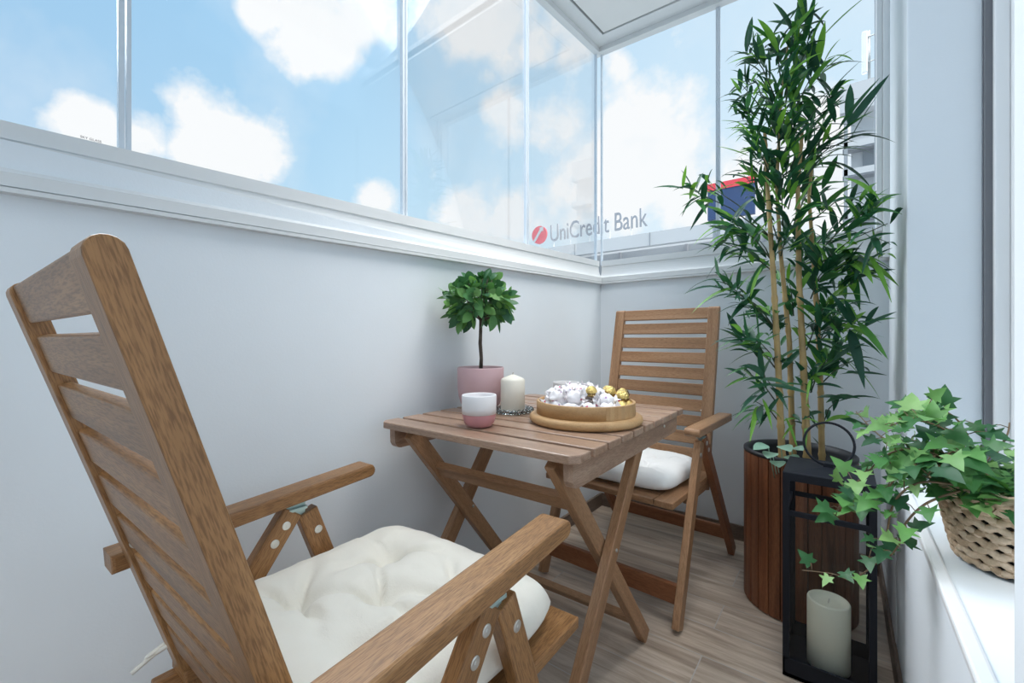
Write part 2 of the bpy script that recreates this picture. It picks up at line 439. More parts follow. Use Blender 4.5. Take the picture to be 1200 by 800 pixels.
# skirting
m = MB(); m.box((XL, YF-.012, 0), (XR, YF, .072), .002); struct(m.build('baseboard_far', M['skirt']))
m = MB(); m.box((XL, YB, 0), (XL+.014, YF-.012, .072), .002); struct(m.build('baseboard_left', M['skirty']))
m = MB(); m.box((XR-.010, YB, 0), (XR, YF-.012, .072), .002); struct(m.build('baseboard_right', M['skirty']))

# glazing rail on the left parapet (drops a little towards the camera, as in the photo)
ZB1, ZT1 = 1.283, 1.42
def railz(y, t):           # t = 0 bottom .. 1 top
    b = ZB1+(y-2.31)*.0330; tt = ZT1+(y-2.31)*.0375
    return b+(tt-b)*t
prof = [(.006, 0), (.022, 0), (.022, .06), (.012, .065), (.012, .085), (.017, .09), (.017, .25)]
for k in range(9):
    a = k/8*math.pi/2
    prof.append((.017-.030*math.sin(a)*1.0+.0, .27+.47*(1-math.cos(a))))
prof += [(-.013, .755), (-.009, .77), (-.009, 1.0), (-.06, 1.0), (-.06, 0)]
m = MB(); vs_ = []; n = len(prof)
for y in (YB, YF-.0):
    for x, t in prof: vs_.append((XL+x, y, railz(y, t)))
fs_ = [tuple(range(n)), tuple(range(2*n-1, n-1, -1))]+[(k, (k+1) % n, n+(k+1) % n, n+k) for k in range(n)]
m.add(vs_, fs_); struct(m.build('trim_2', M['white']), 'white aluminium glazing rail on the left wall')
m = MB(); vs_ = []
for x in (XL, XR2):
    for q, t in prof: vs_.append((x, YF-q, ZB1+(ZT1-ZB1)*t))
m.add(vs_, fs_); struct(m.build('trim_3', M['white']), 'white aluminium glazing rail on the far wall')

# sliding panes
XG, YG, ZTOP = XL-.03, YF+.03, 2.70
def pane_left(i, y0, y1):
    w = empty('window_%d' % i, (XG, (y0+y1)/2, 1.4)); struct(w)
    yc = (y0+y1)/2
    m = MB(); m.add([(0, y0-yc+.004, railz(y0, 1)-1.4-.02), (0, y1-yc-.004, railz(y1, 1)-1.4-.02), (0, y1-yc-.004, ZTOP-1.4), (0, y0-yc+.004, ZTOP-1.4),
                     (-.008, y0-yc+.004, railz(y0, 1)-1.4-.02), (-.008, y1-yc-.004, railz(y1, 1)-1.4-.02), (-.008, y1-yc-.004, ZTOP-1.4), (-.008, y0-yc+.004, ZTOP-1.4)],
                    [(0, 1, 2, 3), (7, 6, 5, 4), (0, 4, 5, 1), (1, 5, 6, 2), (2, 6, 7, 3), (3, 7, 4, 0)])
    m.build('pane', M['pane'], w)
    m = MB(); m.box((-.010, y1-yc-.011, railz(y1, 1)-1.402), (.004, y1-yc-.0015, ZTOP-1.4))
    m.build('edge_strip', M['edge'], w)
    m = MB(); m.box((-.010, y0-yc+.0015, railz(y0, 1)-1.402), (.004, y0-yc+.009, ZTOP-1.4))
    m.build('edge_strip', M['edge'], w)
    return w
ys = [-1.0, -.48, .215, .915, 1.613, 2.318]
for i in range(5): pane_left(i+1, ys[i], ys[i+1])
def pane_far(i, x0, x1):
    xc = (x0+x1)/2; w = empty('window_%d' % i, (xc, YG, 1.4)); struct(w)
    m = MB(); m.box((x0-xc+.004, 0, 0), (x1-xc-.004, .008, ZTOP-1.4)); m.build('pane', M['pane'], w)
    m = MB(); m.box((x0-xc+.0015, -.004, 0), (x0-xc+.010, .010, ZTOP-1.4)); m.build('edge_strip', M['edge'], w)
    m = MB(); m.box((x1-xc-.010, -.004, 0), (x1-xc-.0015, .010, ZTOP-1.4)); m.build('edge_strip', M['edge'], w)
pane_far(6, -1.135, -.495); pane_far(7, -.495, .115)
# faint second stile seen through the last pane, right-hand frame of the glazing
m = MB(); m.box((.108, YF-.03, 1.40), (.128, YF+.05, 2.75), .003); m.box((.128, YF-.045, 1.29), (.150, YF+.05, 2.75), .003)
struct(m.build('trim_4', M['pvc']), 'white frame at the right end of the far glazing')

# window opening of the house: gasket, frame, sash
m = MB(); m.box((.300, 1.672, .575), (.314, 1.70, 2.75)); struct(m.build('trim_5', M['gasket']), 'dark grey seal beside the white window frame')
m = MB(); m.box((.314, 1.655, .575), (.342, 1.71, 2.75), .003); m.box((.342, 1.63, .60), (.40, 1.70, 2.7), .004)
m.box((.36, .60, .57), (.42, 1.66, .605), .004)
struct(m.build('trim_6', M['pvc']), 'white frame of the house window')

m = MB(); m.box((1.5, .2, 0), (1.6, 2.3, 2.75)); m.box((.47, .2, -.06), (1.5, 2.3, 0)); struct(m.build('wall_room', M['wall']))
m = MB(); m.box((.16, .60, 2.40), (.47, 1.69, 2.75)); m.box((.47, .2, 2.70), (1.6, 2.3, 2.75)); struct(m.build('ceiling_room', M['wall']))  # unseen lintel and roof, added to keep the sun off the ledge
# ceiling with frame (slopes as in the photo)
def cz(x, y): return 2.665+(y-2.31)*.098+(x+1.11)*(-.022)
def slab(x0, x1, y0, y1, dz0, dz1, name, mat):
    m = MB(); vs_ = [(x, y, cz(x, y)+dz) for dz in (dz0, dz1) for x, y in ((x0, y0), (x1, y0), (x1, y1), (x0, y1))]
    m.add(vs_, [(0, 1, 2, 3), (7, 6, 5, 4), (0, 4, 5, 1), (1, 5, 6, 2), (2, 6, 7, 3), (3, 7, 4, 0)])
    return struct(m.build(name, mat))
YC = 1.62
slab(-1.045, .5, YC, 2.19, .0, .08, 'ceiling', M['ceil'])
slab(-1.055, .5, YC, 2.20, .012, .05, 'trim_7', M['black_gap'])
slab(-1.14, -1.055, YC, 2.33, -.004, .10, 'trim_8', M['white'])
slab(-1.055, .5, 2.20, 2.33, -.004, .10, 'trim_9', M['white'])
slab(-1.16, -1.125, YC, 2.35, -.03, .10, 'trim_10', M['white'])
slab(-1.125, .5, 2.30, 2.35, -.03, .10, 'trim_11', M['white'])
m = MB(); m.box((-1.16, YB, 2.58), (.5, .72, 2.66)); struct(m.build('shade_slab_near', M['ceil']))  # unseen slab, added to shade the near rail and wall; gap beyond left open

# ------------------------------------------------------------------ text helper
def text_obj(name, s, size, mat, parent, loc, rot, ext=.02):
    cu = bpy.data.curves.new(name, 'FONT'); cu.body = s; cu.size = size; cu.extrude = ext; cu.align_x = 'LEFT'
    o = bpy.data.objects.new(name, cu); COL.objects.link(o)
    dg = bpy.context.evaluated_depsgraph_get(); me = bpy.data.meshes.new_from_object(o.evaluated_get(dg))
    bpy.data.objects.remove(o)
    me.materials.clear(); me.materials.append(mat)
    r = bpy.data.objects.new(name, me); COL.objects.link(r); r.parent = parent; r.location = loc; r.rotation_euler = rot
    return r
# small print on the pane by the left mullion
w2 = bpy.data.objects['window_2']
text_obj('print', 'SKY GLASS', .0062, M['ink'], w2, (.0012, .165-w2.location.y, railz(.165, 1)+.008-1.4), (math.pi/2, 0, math.pi/2), .0003).location.y = .150-w2.location.y

# ------------------------------------------------------------------ chairs
def make_chair(name, loc, rz, wd, label, p):
    t = empty(name, loc, rz); tag(t, label, 'chair', 'folding garden chairs')
    W, Wr = M[wd], M[p.get('legwood', wd)]
    hx = .272; zA = .602
    ff, rf = p['front_foot'], p['rear_foot']
    for sx in (-1, 1):
        x = sx*hx
        A = Vector((x, .016, zA-.010)); B = Vector((x, ff, 0)); dirf = (A-B).normalized()
        bar('leg', B+dirf*.012, A-dirf*.004, .044, .0252, Wr, t, up=(1, 0, 0))
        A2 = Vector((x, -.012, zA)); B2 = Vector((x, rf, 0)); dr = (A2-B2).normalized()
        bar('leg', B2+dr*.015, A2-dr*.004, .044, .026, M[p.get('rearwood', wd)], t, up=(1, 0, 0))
        # hinge plate under the armrest and its screws
        m = MB(); m.box((x-.0128, -.034, zA-.005), (x+.0128, .016, zA+.0015), .001); m.box((x-.004, -.03, zA-.03), (x+.004, .015, zA+.012))
        hg = m.build('hinge', M['hinge'], t)
        for s2 in (-1, 1):
            for cpt in (A2-dr*.034+Vector((0, .002, 0)), A2-dr*.070, A-dirf*.052+Vector((0, .006, 0))):
                m = MB(); screw(m, cpt+Vector((s2*.0126, 0, 0)), (s2, 0, 0), .0088, .0022); m.build('screw', M['metal'], hg)
        # armrest
        a0, a1, tilt = p['arm_rear'], p['arm_front'], p['arm_tilt']
        zt = .632
        P0 = Vector((x, a0, zt+(a0)*tilt)); P1 = Vector((x, a1, zt+a1*tilt))
        bar('armrest', P0, P1, .056, .030, W, t, up=(0, 0, 1), bev=.005, round_end=2)
        # seat rail
        bar('seat_rail', (sx*.243, p['seat_rear']-.03, .382), (sx*.243, p['seat_front']-.17, .385), .022, .036, Wr, t)
    # stretchers
    kf = (zA-.105)/zA; yfz = .012+(ff-.012)*kf; yrz = -.022+(rf+.022)*kf
    bar('stretcher', (-hx+.01, yfz, .105), (hx-.01, yfz, .105), .020, .066, M[p.get('strwood', wd)], t)
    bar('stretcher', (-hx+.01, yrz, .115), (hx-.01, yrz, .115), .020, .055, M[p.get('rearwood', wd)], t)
    # seat: side boards, front board and cross slats
    s0, s1 = p['seat_rear'], p['seat_front']
    for sx in (-1, 1):
        bar('seat_board', (sx*.2255, s0, .409), (sx*.2255, s1, .409), .066, .022, W, t, bev=.003)
    m = MB(); y = s1; k = 0
    while y-.06 > s0:
        m.box((-.190, y-.058, .399), (.190, y, .420), .003); y -= .070; k += 1
    m.build('seat_slats', W, t)
    # back
    ln = math.radians(p['lean']); dv = Vector((0, -math.sin(ln), math.cos(ln))); nv = Vector((0, math.cos(ln), math.sin(ln)))
    base = Vector((0, s0+.010, .42)); L = (p['top']-.42)/math.cos(ln)
    for sx in (-1, 1):
        q = base+Vector((sx*.2225, 0, 0))
        bar('back_stile', q-dv*.075, q+dv*L, .046, .026, W, t, up=nv, bev=.002, round_end=2)
        m = MB(); screw(m, base+Vector((sx*.1985, -.0, 0))+dv*(.245)-nv*.0, (-sx, 0, 0), .008, .004); m.build('screw', M['metal'], t)
    m = MB(); ns = p['slats']; hs = .051; pitch = p['pitch']
    for k in range(ns):
        z1 = L-.003-k*pitch
        m.box((-.201, -.0075, z1-hs), (.201, .0075, z1), .003)
    sl = m.build('back_slats', W, t)
    Mx = Matrix((Vector((1, 0, 0)), nv, dv)).transposed().to_4x4(); Mx.translation = base; sl.matrix_local = Mx
    return t
near = make_chair('folding_armchair', (-.664, .462, 0), math.radians(1.0), 'warm',
    'golden brown wooden folding armchair in the foreground at left, its slatted back towards us',
    dict(front_foot=.235, rear_foot=-.45, arm_front=.180, arm_rear=-.305, arm_tilt=.07, seat_rear=-.225, seat_front=.285, lean=16.9, top=1.039, slats=9, pitch=.069))
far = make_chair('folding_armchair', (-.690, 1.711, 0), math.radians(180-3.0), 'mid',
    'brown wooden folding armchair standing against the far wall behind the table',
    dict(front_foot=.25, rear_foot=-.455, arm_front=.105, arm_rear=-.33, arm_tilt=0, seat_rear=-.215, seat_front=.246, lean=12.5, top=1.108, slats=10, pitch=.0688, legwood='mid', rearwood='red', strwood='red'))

# ------------------------------------------------------------------ cushions
def cushion(name, loc, rz, sx, sy, h, mat, label, tufts, seed, ties, rx=0):
    N = 72; vs_ = []; fs_ = []
    def prof_(u, v):
        e = max(0, 1-abs(u)**7)**.5*max(0, 1-abs(v)**7)**.5
        return e
    for side in (1, -1):
        for i in range(N+1):
            for j in range(N+1):
                u = -1+2*i/N; v = -1+2*j/N
                # puckered outline
                e = prof_(u, v)
                wob = 1+.020*noise.noise(Vector((u*2.2, v*2.2, seed)))
                px = sx*u*(1-.09*v**4*abs(u))*wob; py = sy*v*(1-.09*u**4*abs(v))*wob
                z = e
                z *= 1+.16*noise.noise(Vector((u*2.4, v*2.4, seed+5)))+.05*noise.noise(Vector((u*7, v*7, seed)))
                for (a, b) in tufts:
                    dd = math.hypot((u-a)*1.0, (v-b)*1.0)
                    z -= .62*math.exp(-(dd/.13)**2)+.20*math.exp(-(dd/.36)**2)
                    # creases radiating from the tuft
                    ang = math.atan2(v-b, u-a)
                    z -= .46*math.exp(-(dd/.42)**2)*max(0, math.cos(ang*2.5+a*9+b*5+.6*noise.noise(Vector((u*3,v*3,seed)))))**14
                z = max(z, 0 if e < .02 else .03)
                z += .05*e*noise.noise(Vector((u*5+seed, v*5, 2.0)))
                vs_.append((px, py, (z*h*.62 if side == 1 else -e*h*.38)))
    n1 = (N+1)*(N+1)
    for i in range(N):
        for j in range(N):
            a = i*(N+1)+j; fs_.append((a, a+N+1, a+N+2, a+1)); fs_.append((n1+a, n1+a+1, n1+a+N+2, n1+a+N+1))
    m = MB(); m.add(vs_, fs_, True)
    o = m.build(name, mat, weld=True); o.location = loc; o.rotation_euler = (rx, 0, rz)
    tag(o, label, 'cushion', 'seat cushions')
    m = MB()
    for (a, b, dx, dy, dz) in ties:
        for k in range(2):
            q = Vector((a*sx, b*sy, .0)); pts = [q, q+Vector((dx*.4+.01*k, dy*.5, dz*.2)), q+Vector((dx*.8, dy+.01*k, dz*.6)), q+Vector((dx+.012*(k-.5), dy-.02*k, dz))]
            m.tube(pts, .0035, 6)
    if ties: m.build('tie', mat, o)
    return o
T5 = [(-.42, -.42), (.42, -.42), (-.42, .42), (.42, .42), (0, 0)]
cushion('seat_cushion', (-.670, .480, .4595), math.radians(1), .250, .242, .100, M['cream'],
        'thick cream tufted seat cushion on the near armchair in the foreground', T5, 3.1, [(-.93, -.97, -.012, -.045, -.03)])
cushion('seat_cushion', (-.690, 1.700, .450), math.radians(-3), .232, .200, .075, M['offwhite'],
        'white seat cushion on the far armchair, partly behind the table legs', T5, 8.4, [])

# ------------------------------------------------------------------ table
TX0, TX1, TY0, TY1, TZ = -1.058, -.424, .752, 1.525, .73
tb = empty('folding_table', ((TX0+TX1)/2, (TY0+TY1)/2, 0)); tag(tb, 'brown slatted wooden folding table with crossed legs between the two armchairs', 'table')
tcx, tcy = tb.location.x, tb.location.y; tb.rotation_euler.z = math.radians(0.7)
m = MB(); n = 10; pit = (TY1-TY0)/n
for k in range(n):
    y0 = TY0+k*pit-tcy
    if k in (0, n-1):      # end slats have clipped corners
        s = -1 if k == 0 else 1
        ya, yb = (y0, y0+pit-.011) if k == 0 else (y0+.011, y0+pit)
        c = .018; hx = (TX1-TX0)/2
        poly = [(-hx+c, ya), (hx-c, ya), (hx, ya+c), (hx, yb), (-hx, yb), (-hx, ya+c)] if k == 0 else [(-hx, ya), (hx, ya), (hx, yb-c), (hx-c, yb), (-hx+c, yb), (-hx, yb-c)]
        bm = bmesh.new(); V = [[bm.verts.new((p, q, z)) for p, q in poly] for z in (TZ-.019, TZ)]
        bm.faces.new(V[0][::-1]); bm.faces.new(V[1])
        for i in range(6): bm.faces.new((V[0][i], V[0][(i+1) % 6], V[1][(i+1) % 6], V[1][i]))
        bmesh.ops.bevel(bm, geom=bm.edges[:], offset=.003, segments=2, profile=.5, affect='EDGES'); m.bm(bm)
    else:
        m.box((TX0-tcx, y0+.0055, TZ-.019), (TX1-tcx, y0+pit-.0055, TZ), .003)
m.build('tabletop', M['table'], tb)
for sx in (-1, 1):      # aprons with rounded noses
    x = sx*.286; m = MB()
    ya, yb, zt, zb = TY0+.022-tcy, TY1-.022-tcy, TZ-.0195, TZ-.078
    poly = [(ya, zt), (ya, zt-.026)]+[(ya+.022-.022*math.cos(a), zb+.024-.024*math.sin(a)) for a in (.3, .8, 1.2, 1.57)]+[(yb-.022+.022*math.sin(a), zb+.024-.024*math.cos(a)) for a in (0, .4, .8, 1.27)]+[(yb, zt-.026), (yb, zt)]
    L0 = [( (yb-ya)*0, 0)]
    m.prism([(p-ya, q-zt) for p, q in poly], 1, -.011, .011)
    # prism along Y of its own axes: object X is the board's length
    o = m.build('apron', M['table'], tb); o.matrix_local = Matrix(((0, 1, 0, x), (1, 0, 0, ya), (0, 0, 1, zt), (0, 0, 0, 1)))
A_bot, A_top, B_bot, B_top = .725-tcy, 1.262-tcy, 1.362-tcy, .800-tcy
for sx in (-1, 1):
    xa, xb = sx*.262, sx*.234
    bar('leg', (xa, A_bot, .008), (xa, A_top, TZ-.03), .046, .026, M['mid'], tb, up=(1, 0, 0))
    bar('leg', (xb, B_bot, .008), (xb, B_top, TZ-.03), .046, .026, M['mid'], tb, up=(1, 0, 0))
    m = MB(); yy = A_bot+(A_top-A_bot)*.6; 
    for zz, yq in ((.418, None),):
        ya = A_bot+(A_top-A_bot)*(zz/.70)
        screw(m, (xa+sx*.013, ya, zz), (sx, 0, 0), .005, .003); m.build('bolt', M['metal'], tb); m = MB(); screw(m, (xb-sx*.013, ya, zz), (-sx, 0, 0), .005, .003); m.build('bolt', M['metal'], tb)
    m = MB(); screw(m, (sx*.297, 1.365-tcy, TZ-.040), (sx, 0, 0), .005, .003); m.build('bolt', M['metal'], tb)
def By(z): return B_bot+(B_top-B_bot)*(z/.70)
bar('crossbar', (-.224, By(.575), .575), (.224, By(.575), .575), .022, .046, M['mid'], tb, up=(0, -.6, .8))
bar('crossbar', (-.224, By(.100), .100), (.224, By(.100), .100), .022, .036, M['mid'], tb, up=(0, -.6, .8))
bar('crossbar', (-.25, A_top-.05, TZ-.048), (.25, A_top-.05, TZ-.048), .035, .024, M['table'], tb)

# ------------------------------------------------------------------ things on the table
def cup(loc, two, label):
    t = empty('cup', loc); tag(t, label, 'cup', 'ceramic cups on the table')
    r = .0465; h = .086
    outer = [(.0, .0), (.024, .0), (.032, .003), (.040, .012), (.0445, .026), (.0455, .040)]
    zc = .036
    if two:
        m = MB(); m.lathe([(0, 0), (.024, 0), (.032, .003), (.040, .012), (.0440, .026), (.0452, .036), (.0452, .0361)], 40); m.build('base', M['pinkdeep'], t)
        m = MB(); m.lathe([(.0454, .0355), (.0462, .050), (r, h-.002), (r-.0015, h), (r-.004, h-.002), (.042, .05), (.036, .014), (0, .010)], 40); m.build('body', M['cupwhite'], t)
    else:
        m = MB(); m.lathe([(0, 0), (.024, 0), (.032, .003), (.040, .012), (.0445, .026), (.0462, .050), (r, h-.002), (r-.0015, h), (r-.004, h-.002), (.042, .05), (.036, .014), (0, .010)], 40); m.build('body', M['cupgrey'], t)
    return t
cup((-.774, .864, TZ), True, 'white and rose pink two-tone cup at the front of the table')
cup((-.760, 1.300, TZ), False, 'pale grey cup behind the round tray of sweets')

# candle on a glass dish
t = empty('glass_dish', (-.832, 1.088, TZ)); tag(t, 'clear pebbled glass dish under the white candle on the table', 'dish')
m = MB(); m.lathe([(0, 0), (.052, 0), (.061, .006), (.063, .014), (.060, .015), (.050, .008), (0, .007)], 40); m.build('plate', M['dish'], t)
m = MB()
for k in range(22):
    a = 2*math.pi*k/22; bm = bmesh.new(); bmesh.ops.create_icosphere(bm, subdivisions=2, radius=.0085)
    m.bm(bm, True, Matrix.Translation((.060*math.cos(a), .060*math.sin(a), .011)))
m.build('beaded_rim', M['dish'], t)
def candle(loc, r, h, mat, label, peak, seed):
    t = empty('pillar_candle', loc); tag(t, label, 'candle', 'pillar candles')
    m = MB()
    if peak: pr = [(0, 0), (r-.002, 0), (r, .002), (r, h-.016), (r-.003, h-.010), (r*.55, h-.004), (r*.15, h+.002), (0, h+.003)]
    else: pr = [(0, 0), (r-.002, 0), (r, .002), (r, h-.004), (r-.002, h), (r-.007, h+.001), (r-.011, h-.006), (r*.5, h-.010), (0, h-.011)]
    m.lathe(pr, 48); m.build('wax', mat, t)
    m = MB(); z = h-.012 if not peak else h
    m.tube([(0, 0, z), (.001, 0, z+.008), (.002, .001, z+.014 if not peak else z+.009)], .0012, 6); m.build('wick', M['wick'], t)
    return t
candle((-.832, 1.088, TZ+.0075), .0385, .112, M['wax'], 'ivory pillar candle standing on the glass dish on the table', True, 1)

# topiary
tp = empty('potted_topiary', (-.968, 1.088, TZ)); tag(tp, 'small round topiary tree in a dusty pink pot on the table', 'potted plant')
m = MB(); m.lathe([(0, 0), (.045, 0), (.054, .004), (.066, .020), (.074, .045), (.0775, .075), (.078, .137), (.0765, .1405), (.0735, .139), (.072, .12), (0, .12)], 56); pto = m.build('pot', M['pink'], tp)
m = MB(); m.lathe([(.0725, .121), (.04, .126), (0, .127)], 32); m.build('soil', M['soil'], pto)
m = MB(); m.tube([(0, 0, .12), (.002, .001, .17), (-.002, 0, .22), (.001, -.001, .27), (0, 0, .33)], [.0070, .006, .0062, .0056, .005], 9)
rnd = random.Random(4)
for k in range(22):
    a = rnd.uniform(0, 6.28); e = rnd.uniform(-.6, 1.2); q = Vector((math.cos(a)*math.cos(e), math.sin(a)*math.cos(e), math.sin(e)))
    m.tube([(0, 0, .29+.002*k), Vector((0, 0, .33))+q*.05, Vector((0, 0, .35))+q*.10], [.003, .002, .001], 5)
m.build('trunk', M['bark'], tp)

def leaf(m, p, d, nrm, L, W, bend=.2, fold=.25, st=5, tip=1.0):
    """pointed leaf from p along d"""
    d = d.normalized(); s = d.cross(nrm)
    if s.length < 1e-4: s = d.cross(Vector((1, 0, .3)))
    s.normalize(); nn = s.cross(d).normalized()
    vs_ = []; fs_ = []
    for i in range(st+1):
        t = i/st
        w = W*.5*(math.sin(math.pi*min(1, t**.8*.97+.03))**tip) if 0 < i < st else (W*.06 if i == 0 else 0.0004)
        c = p+d*(L*t)-Vector((0, 0, 1))*(bend*L*t*t)
        vs_ += [c-s*w+nn*(fold*w), c, c+s*w+nn*(fold*w)]
    for i in range(st):
        a = i*3; fs_ += [(a, a+1, a+4, a+3), (a+1, a+2, a+5, a+4)]
    m.add(vs_, fs_, True)
m = MB(); rnd = random.Random(11); cc = Vector((-.004, 0, .362))
for k in range(380):
    a = rnd.uniform(0, 6.283); z = rnd.uniform(-.85, 1); rr = math.sqrt(max(0, 1-z*z)); q = Vector((rr*math.cos(a), rr*math.sin(a), z))
    R = rnd.uniform(.05, .098); p = cc+Vector((q.x*R*1.08, q.y*R*1.08, q.z*R*.80))*(1+.12*noise.noise(q*2))
    d = (q+Vector((rnd.uniform(-.7, .7), rnd.uniform(-.7, .7), rnd.uniform(-.5, .7)))).normalized()
    nrm = (q+Vector((rnd.uniform(-.6, .6), rnd.uniform(-.6, .6), rnd.uniform(0, .8)))).normalized()
    if abs(d.dot(nrm)) > .9: nrm = nrm.cross(d)+nrm*.3
    L = rnd.uniform(.030, .050)
    leaf(m, p, d, nrm, L, L*rnd.uniform(.60, .76), rnd.uniform(0, .3), .18, 6, .7)
m.build('foliage', M['figleaf'], tp)

# tray with sweets
TR = Vector((-.583, 1.103, TZ)); tr = empty('serving_tray', TR); tag(tr, 'round light wooden tray with a raised rim holding sweets on the table', 'tray')
m = MB(); m.lathe([(0, 0), (.147, 0), (.156, .005), (.159, .012), (.156, .021), (.149, .025), (0, .025)], 72); m.build('base', M['beech'], tr)
m = MB(); m.lathe([(.1385, .025), (.1385, .060), (.1375, .061), (.1320, .061), (.131, .060), (.131, .025)], 72, closed=True); rmo = m.build('rim', M['beech'], tr)
m = MB()   # the lap joint where the bent rim closes
for i in range(10):
    a0 = -.70+.085*i; a1 = a0+.085
    for r0, r1 in ((.1386, .1398),):
        q = [(r0*math.cos(a0), r0*math.sin(a0)), (r0*math.cos(a1), r0*math.sin(a1)), (r1*math.cos(a1), r1*math.sin(a1)), (r1*math.cos(a0), r1*math.sin(a0))]
        m.prism(q, 2, .026, .0605)
m.build('rim_lap', M['beech'], rmo)

def crumple(rad, seed, sx=1, sy=1, sz=1, amp=.28, sub=3):
    bm = bmesh.new(); bmesh.ops.create_icosphere(bm, subdivisions=sub, radius=rad)
    for v in bm.verts:
        q = v.co.normalized()
        k = 1+amp*noise.noise(q*2.6+Vector((seed, 0, 0)))+amp*.8*abs(noise.noise(q*6+Vector((0, seed, 0))))-amp*.3
        v.co = Vector((q.x*sx, q.y*sy, q.z*sz))*rad*k
    return bm
rnd = random.Random(21)
def rc(r_, c_, z): return (r_*cs+c_*sn, r_*sn-c_*cs, z)      # r_ to the right, c_ towards the viewer
spots = []
for k in range(13):
    a = 2*math.pi*k/13; spots.append((.104*math.cos(a), .104*math.sin(a), .047))
for k in range(7):
    a = 2*math.pi*k/7+.3; spots.append((.056*math.cos(a), .056*math.sin(a), .050))
for q in ((-.085, .045, .072), (-.040, .060, .074), (.008, .055, .074), (-.095, .005, .074), (-.055, .012, .080), (-.010, .005, .082), (.035, .015, .078), (-.075, -.040, .076), (-.028, -.040, .084), (.020, -.045, .085), (.055, -.060, .080), (-.045, -.085, .074), (.005, -.090, .078), (.048, .060, .066)):
    spots.append(rc(*q))
gold_spots = [rc(.098, .030, .074)+(.0195,), rc(.112, -.022, .074)+(.0175,), rc(.072, -.012, .082)+(.0185,), rc(.080, -.065, .078)+(.0175,), rc(.085, .074, .052)+(.0165,), rc(.012, .030, .088)+(.0165,), rc(.118, .005, .044)+(.017,)]
sw = []
for k, (x, y, z) in enumerate(spots):
    if any(math.hypot(x-g[0], y-g[1]) < .027 for g in gold_spots): continue
    m = MB(); rz = rnd.uniform(0, 6.28)
    m.bm(crumple(.0210, k*3.7, 1.15, 1, .95, amp=.34), True)
    for s in (-1, 1):       # twisted paper ends
        vs_ = [(s*.014, 0, 0)]; fs_ = []
        nn_ = 10
        for i in range(nn_):
            a = 2*math.pi*i/nn_; r = .0165*(1+.35*((i % 2)*2-1))
            vs_.append((s*(.030+.005*rnd.uniform(-1, 1)), r*math.cos(a), r*math.sin(a)))
        for i in range(nn_): fs_.append((0, 1+i, 1+(i+1) % nn_))
        m.add(vs_, fs_, False)
    o = m.build('wrapped_sweet', M['paper'], None, TR+Vector((x, y, z))); o.rotation_euler = (rnd.uniform(-.4, .4), rnd.uniform(-.5, .5), rz)
    tag(o, 'white paper wrapped sweet with red print in the round wooden tray', 'sweet', 'white wrapped sweets in the tray')
glab = ['gold foil chocolate ball in front at the right of the sweets', 'gold foil chocolate ball tilted in a brown paper cup at the right tray edge', 'gold foil chocolate ball on top between the white sweets and the front gold ball',
        'gold foil chocolate ball at the back right of the round tray', 'low gold foil chocolate ball tucked behind the tray rim on the right', 'gold foil chocolate ball half buried at the front of the white sweets', 'gold foil chocolate ball lying in the middle of the white sweets']
for k, (x, y, z, r) in enumerate(gold_spots):
    t = empty('foil_chocolate', TR+Vector((x, y, z))); tag(t, glab[k], 'chocolate', 'gold foil chocolates in the tray')
    m = MB(); m.bm(crumple(r, 50+k*2.3, amp=.10), True); m.build('foil', M['gold'], t)
    vs_ = []; fs_ = []; N = 36
    for rr, zz in ((.6, -.98), (1.02, -.25)):
        for i in range(N):
            a = 2*math.pi*i/N; q = r*rr*(1+(.10 if i % 2 else 0)); vs_.append((q*math.cos(a), q*math.sin(a), zz*r))
    for i in range(N): fs_.append((i, (i+1) % N, N+(i+1) % N, N+i))
    m = MB(); m.add(vs_, fs_); c = m.build('paper_cup', M['brown'], t)
    if k == 1: c.rotation_euler = (.3, -.9, 0)
    if k not in (1, 6): c.scale = (.97, .97, .75)

# ------------------------------------------------------------------ bamboo in its planter
PC = Vector((-.130, 1.893, 0)); bp = empty('potted_bamboo', PC); tag(bp, 'tall bamboo plant in a round planter of dark wooden slats in the corner', 'potted plant')
m = MB(); ns = 28; R = .175; zt = .545
for k in range(ns):
    a0 = 2*math.pi*(k+.045)/ns; a1 = 2*math.pi*(k+.955)/ns; q = []
    for i in range(5):
        a = a0+(a1-a0)*i/4; q.append((R*math.cos(a), R*math.sin(a)))
    for i in range(5):
        a = a1-(a1-a0)*i/4; q.append(((R-.012)*math.cos(a), (R-.012)*math.sin(a)))
    m.prism(q, 2, .004, zt)
plo = m.build('planter', M['teak'], bp)
m = MB(); m.lathe([(0, .002), (R-.0125, .002), (R-.0125, zt), (R+.001, zt), (R+.001, zt+.010), (R-.003, zt+.013), (R-.014, zt+.012), (R-.020, zt-.01), (R-.024, zt-.13), (0, zt-.13)], 64); m.build('liner', M['liner'], plo)
m = MB(); m.lathe([(R-.025, zt-.128), (.08, zt-.118), (0, zt-.115)], 32); m.build('soil', M['soil'], plo)
D0 = 1.59
def culm(pts, r0, r1):
    m = MB(); P = [at(u, v, d)-PC for u, v, d in pts]
    P[0].z = .42
    # resample with bulged nodes
    pts_, rad = [], []; L = [0]
    for i in range(1, len(P)): L.append(L[-1]+(P[i]-P[i-1]).length)
    tot = L[-1]; s = 0; step = .012; node = .115
    while s <= tot:
        i = max(j for j in range(len(L)) if L[j] <= s+1e-9); i = min(i, len(P)-2)
        f = (s-L[i])/(L[i+1]-L[i]); q = P[i].lerp(P[i+1], f)
        nd = abs(((s/node)+.5) % 1-.5)*node
        r = r0+(r1-r0)*s/tot
        pts_.append(q); rad.append(r*(1.22 if nd < .007 else 1)); s += step
    m.tube(pts_, rad, 9); m.build('culm', M['culm'], bp); return P
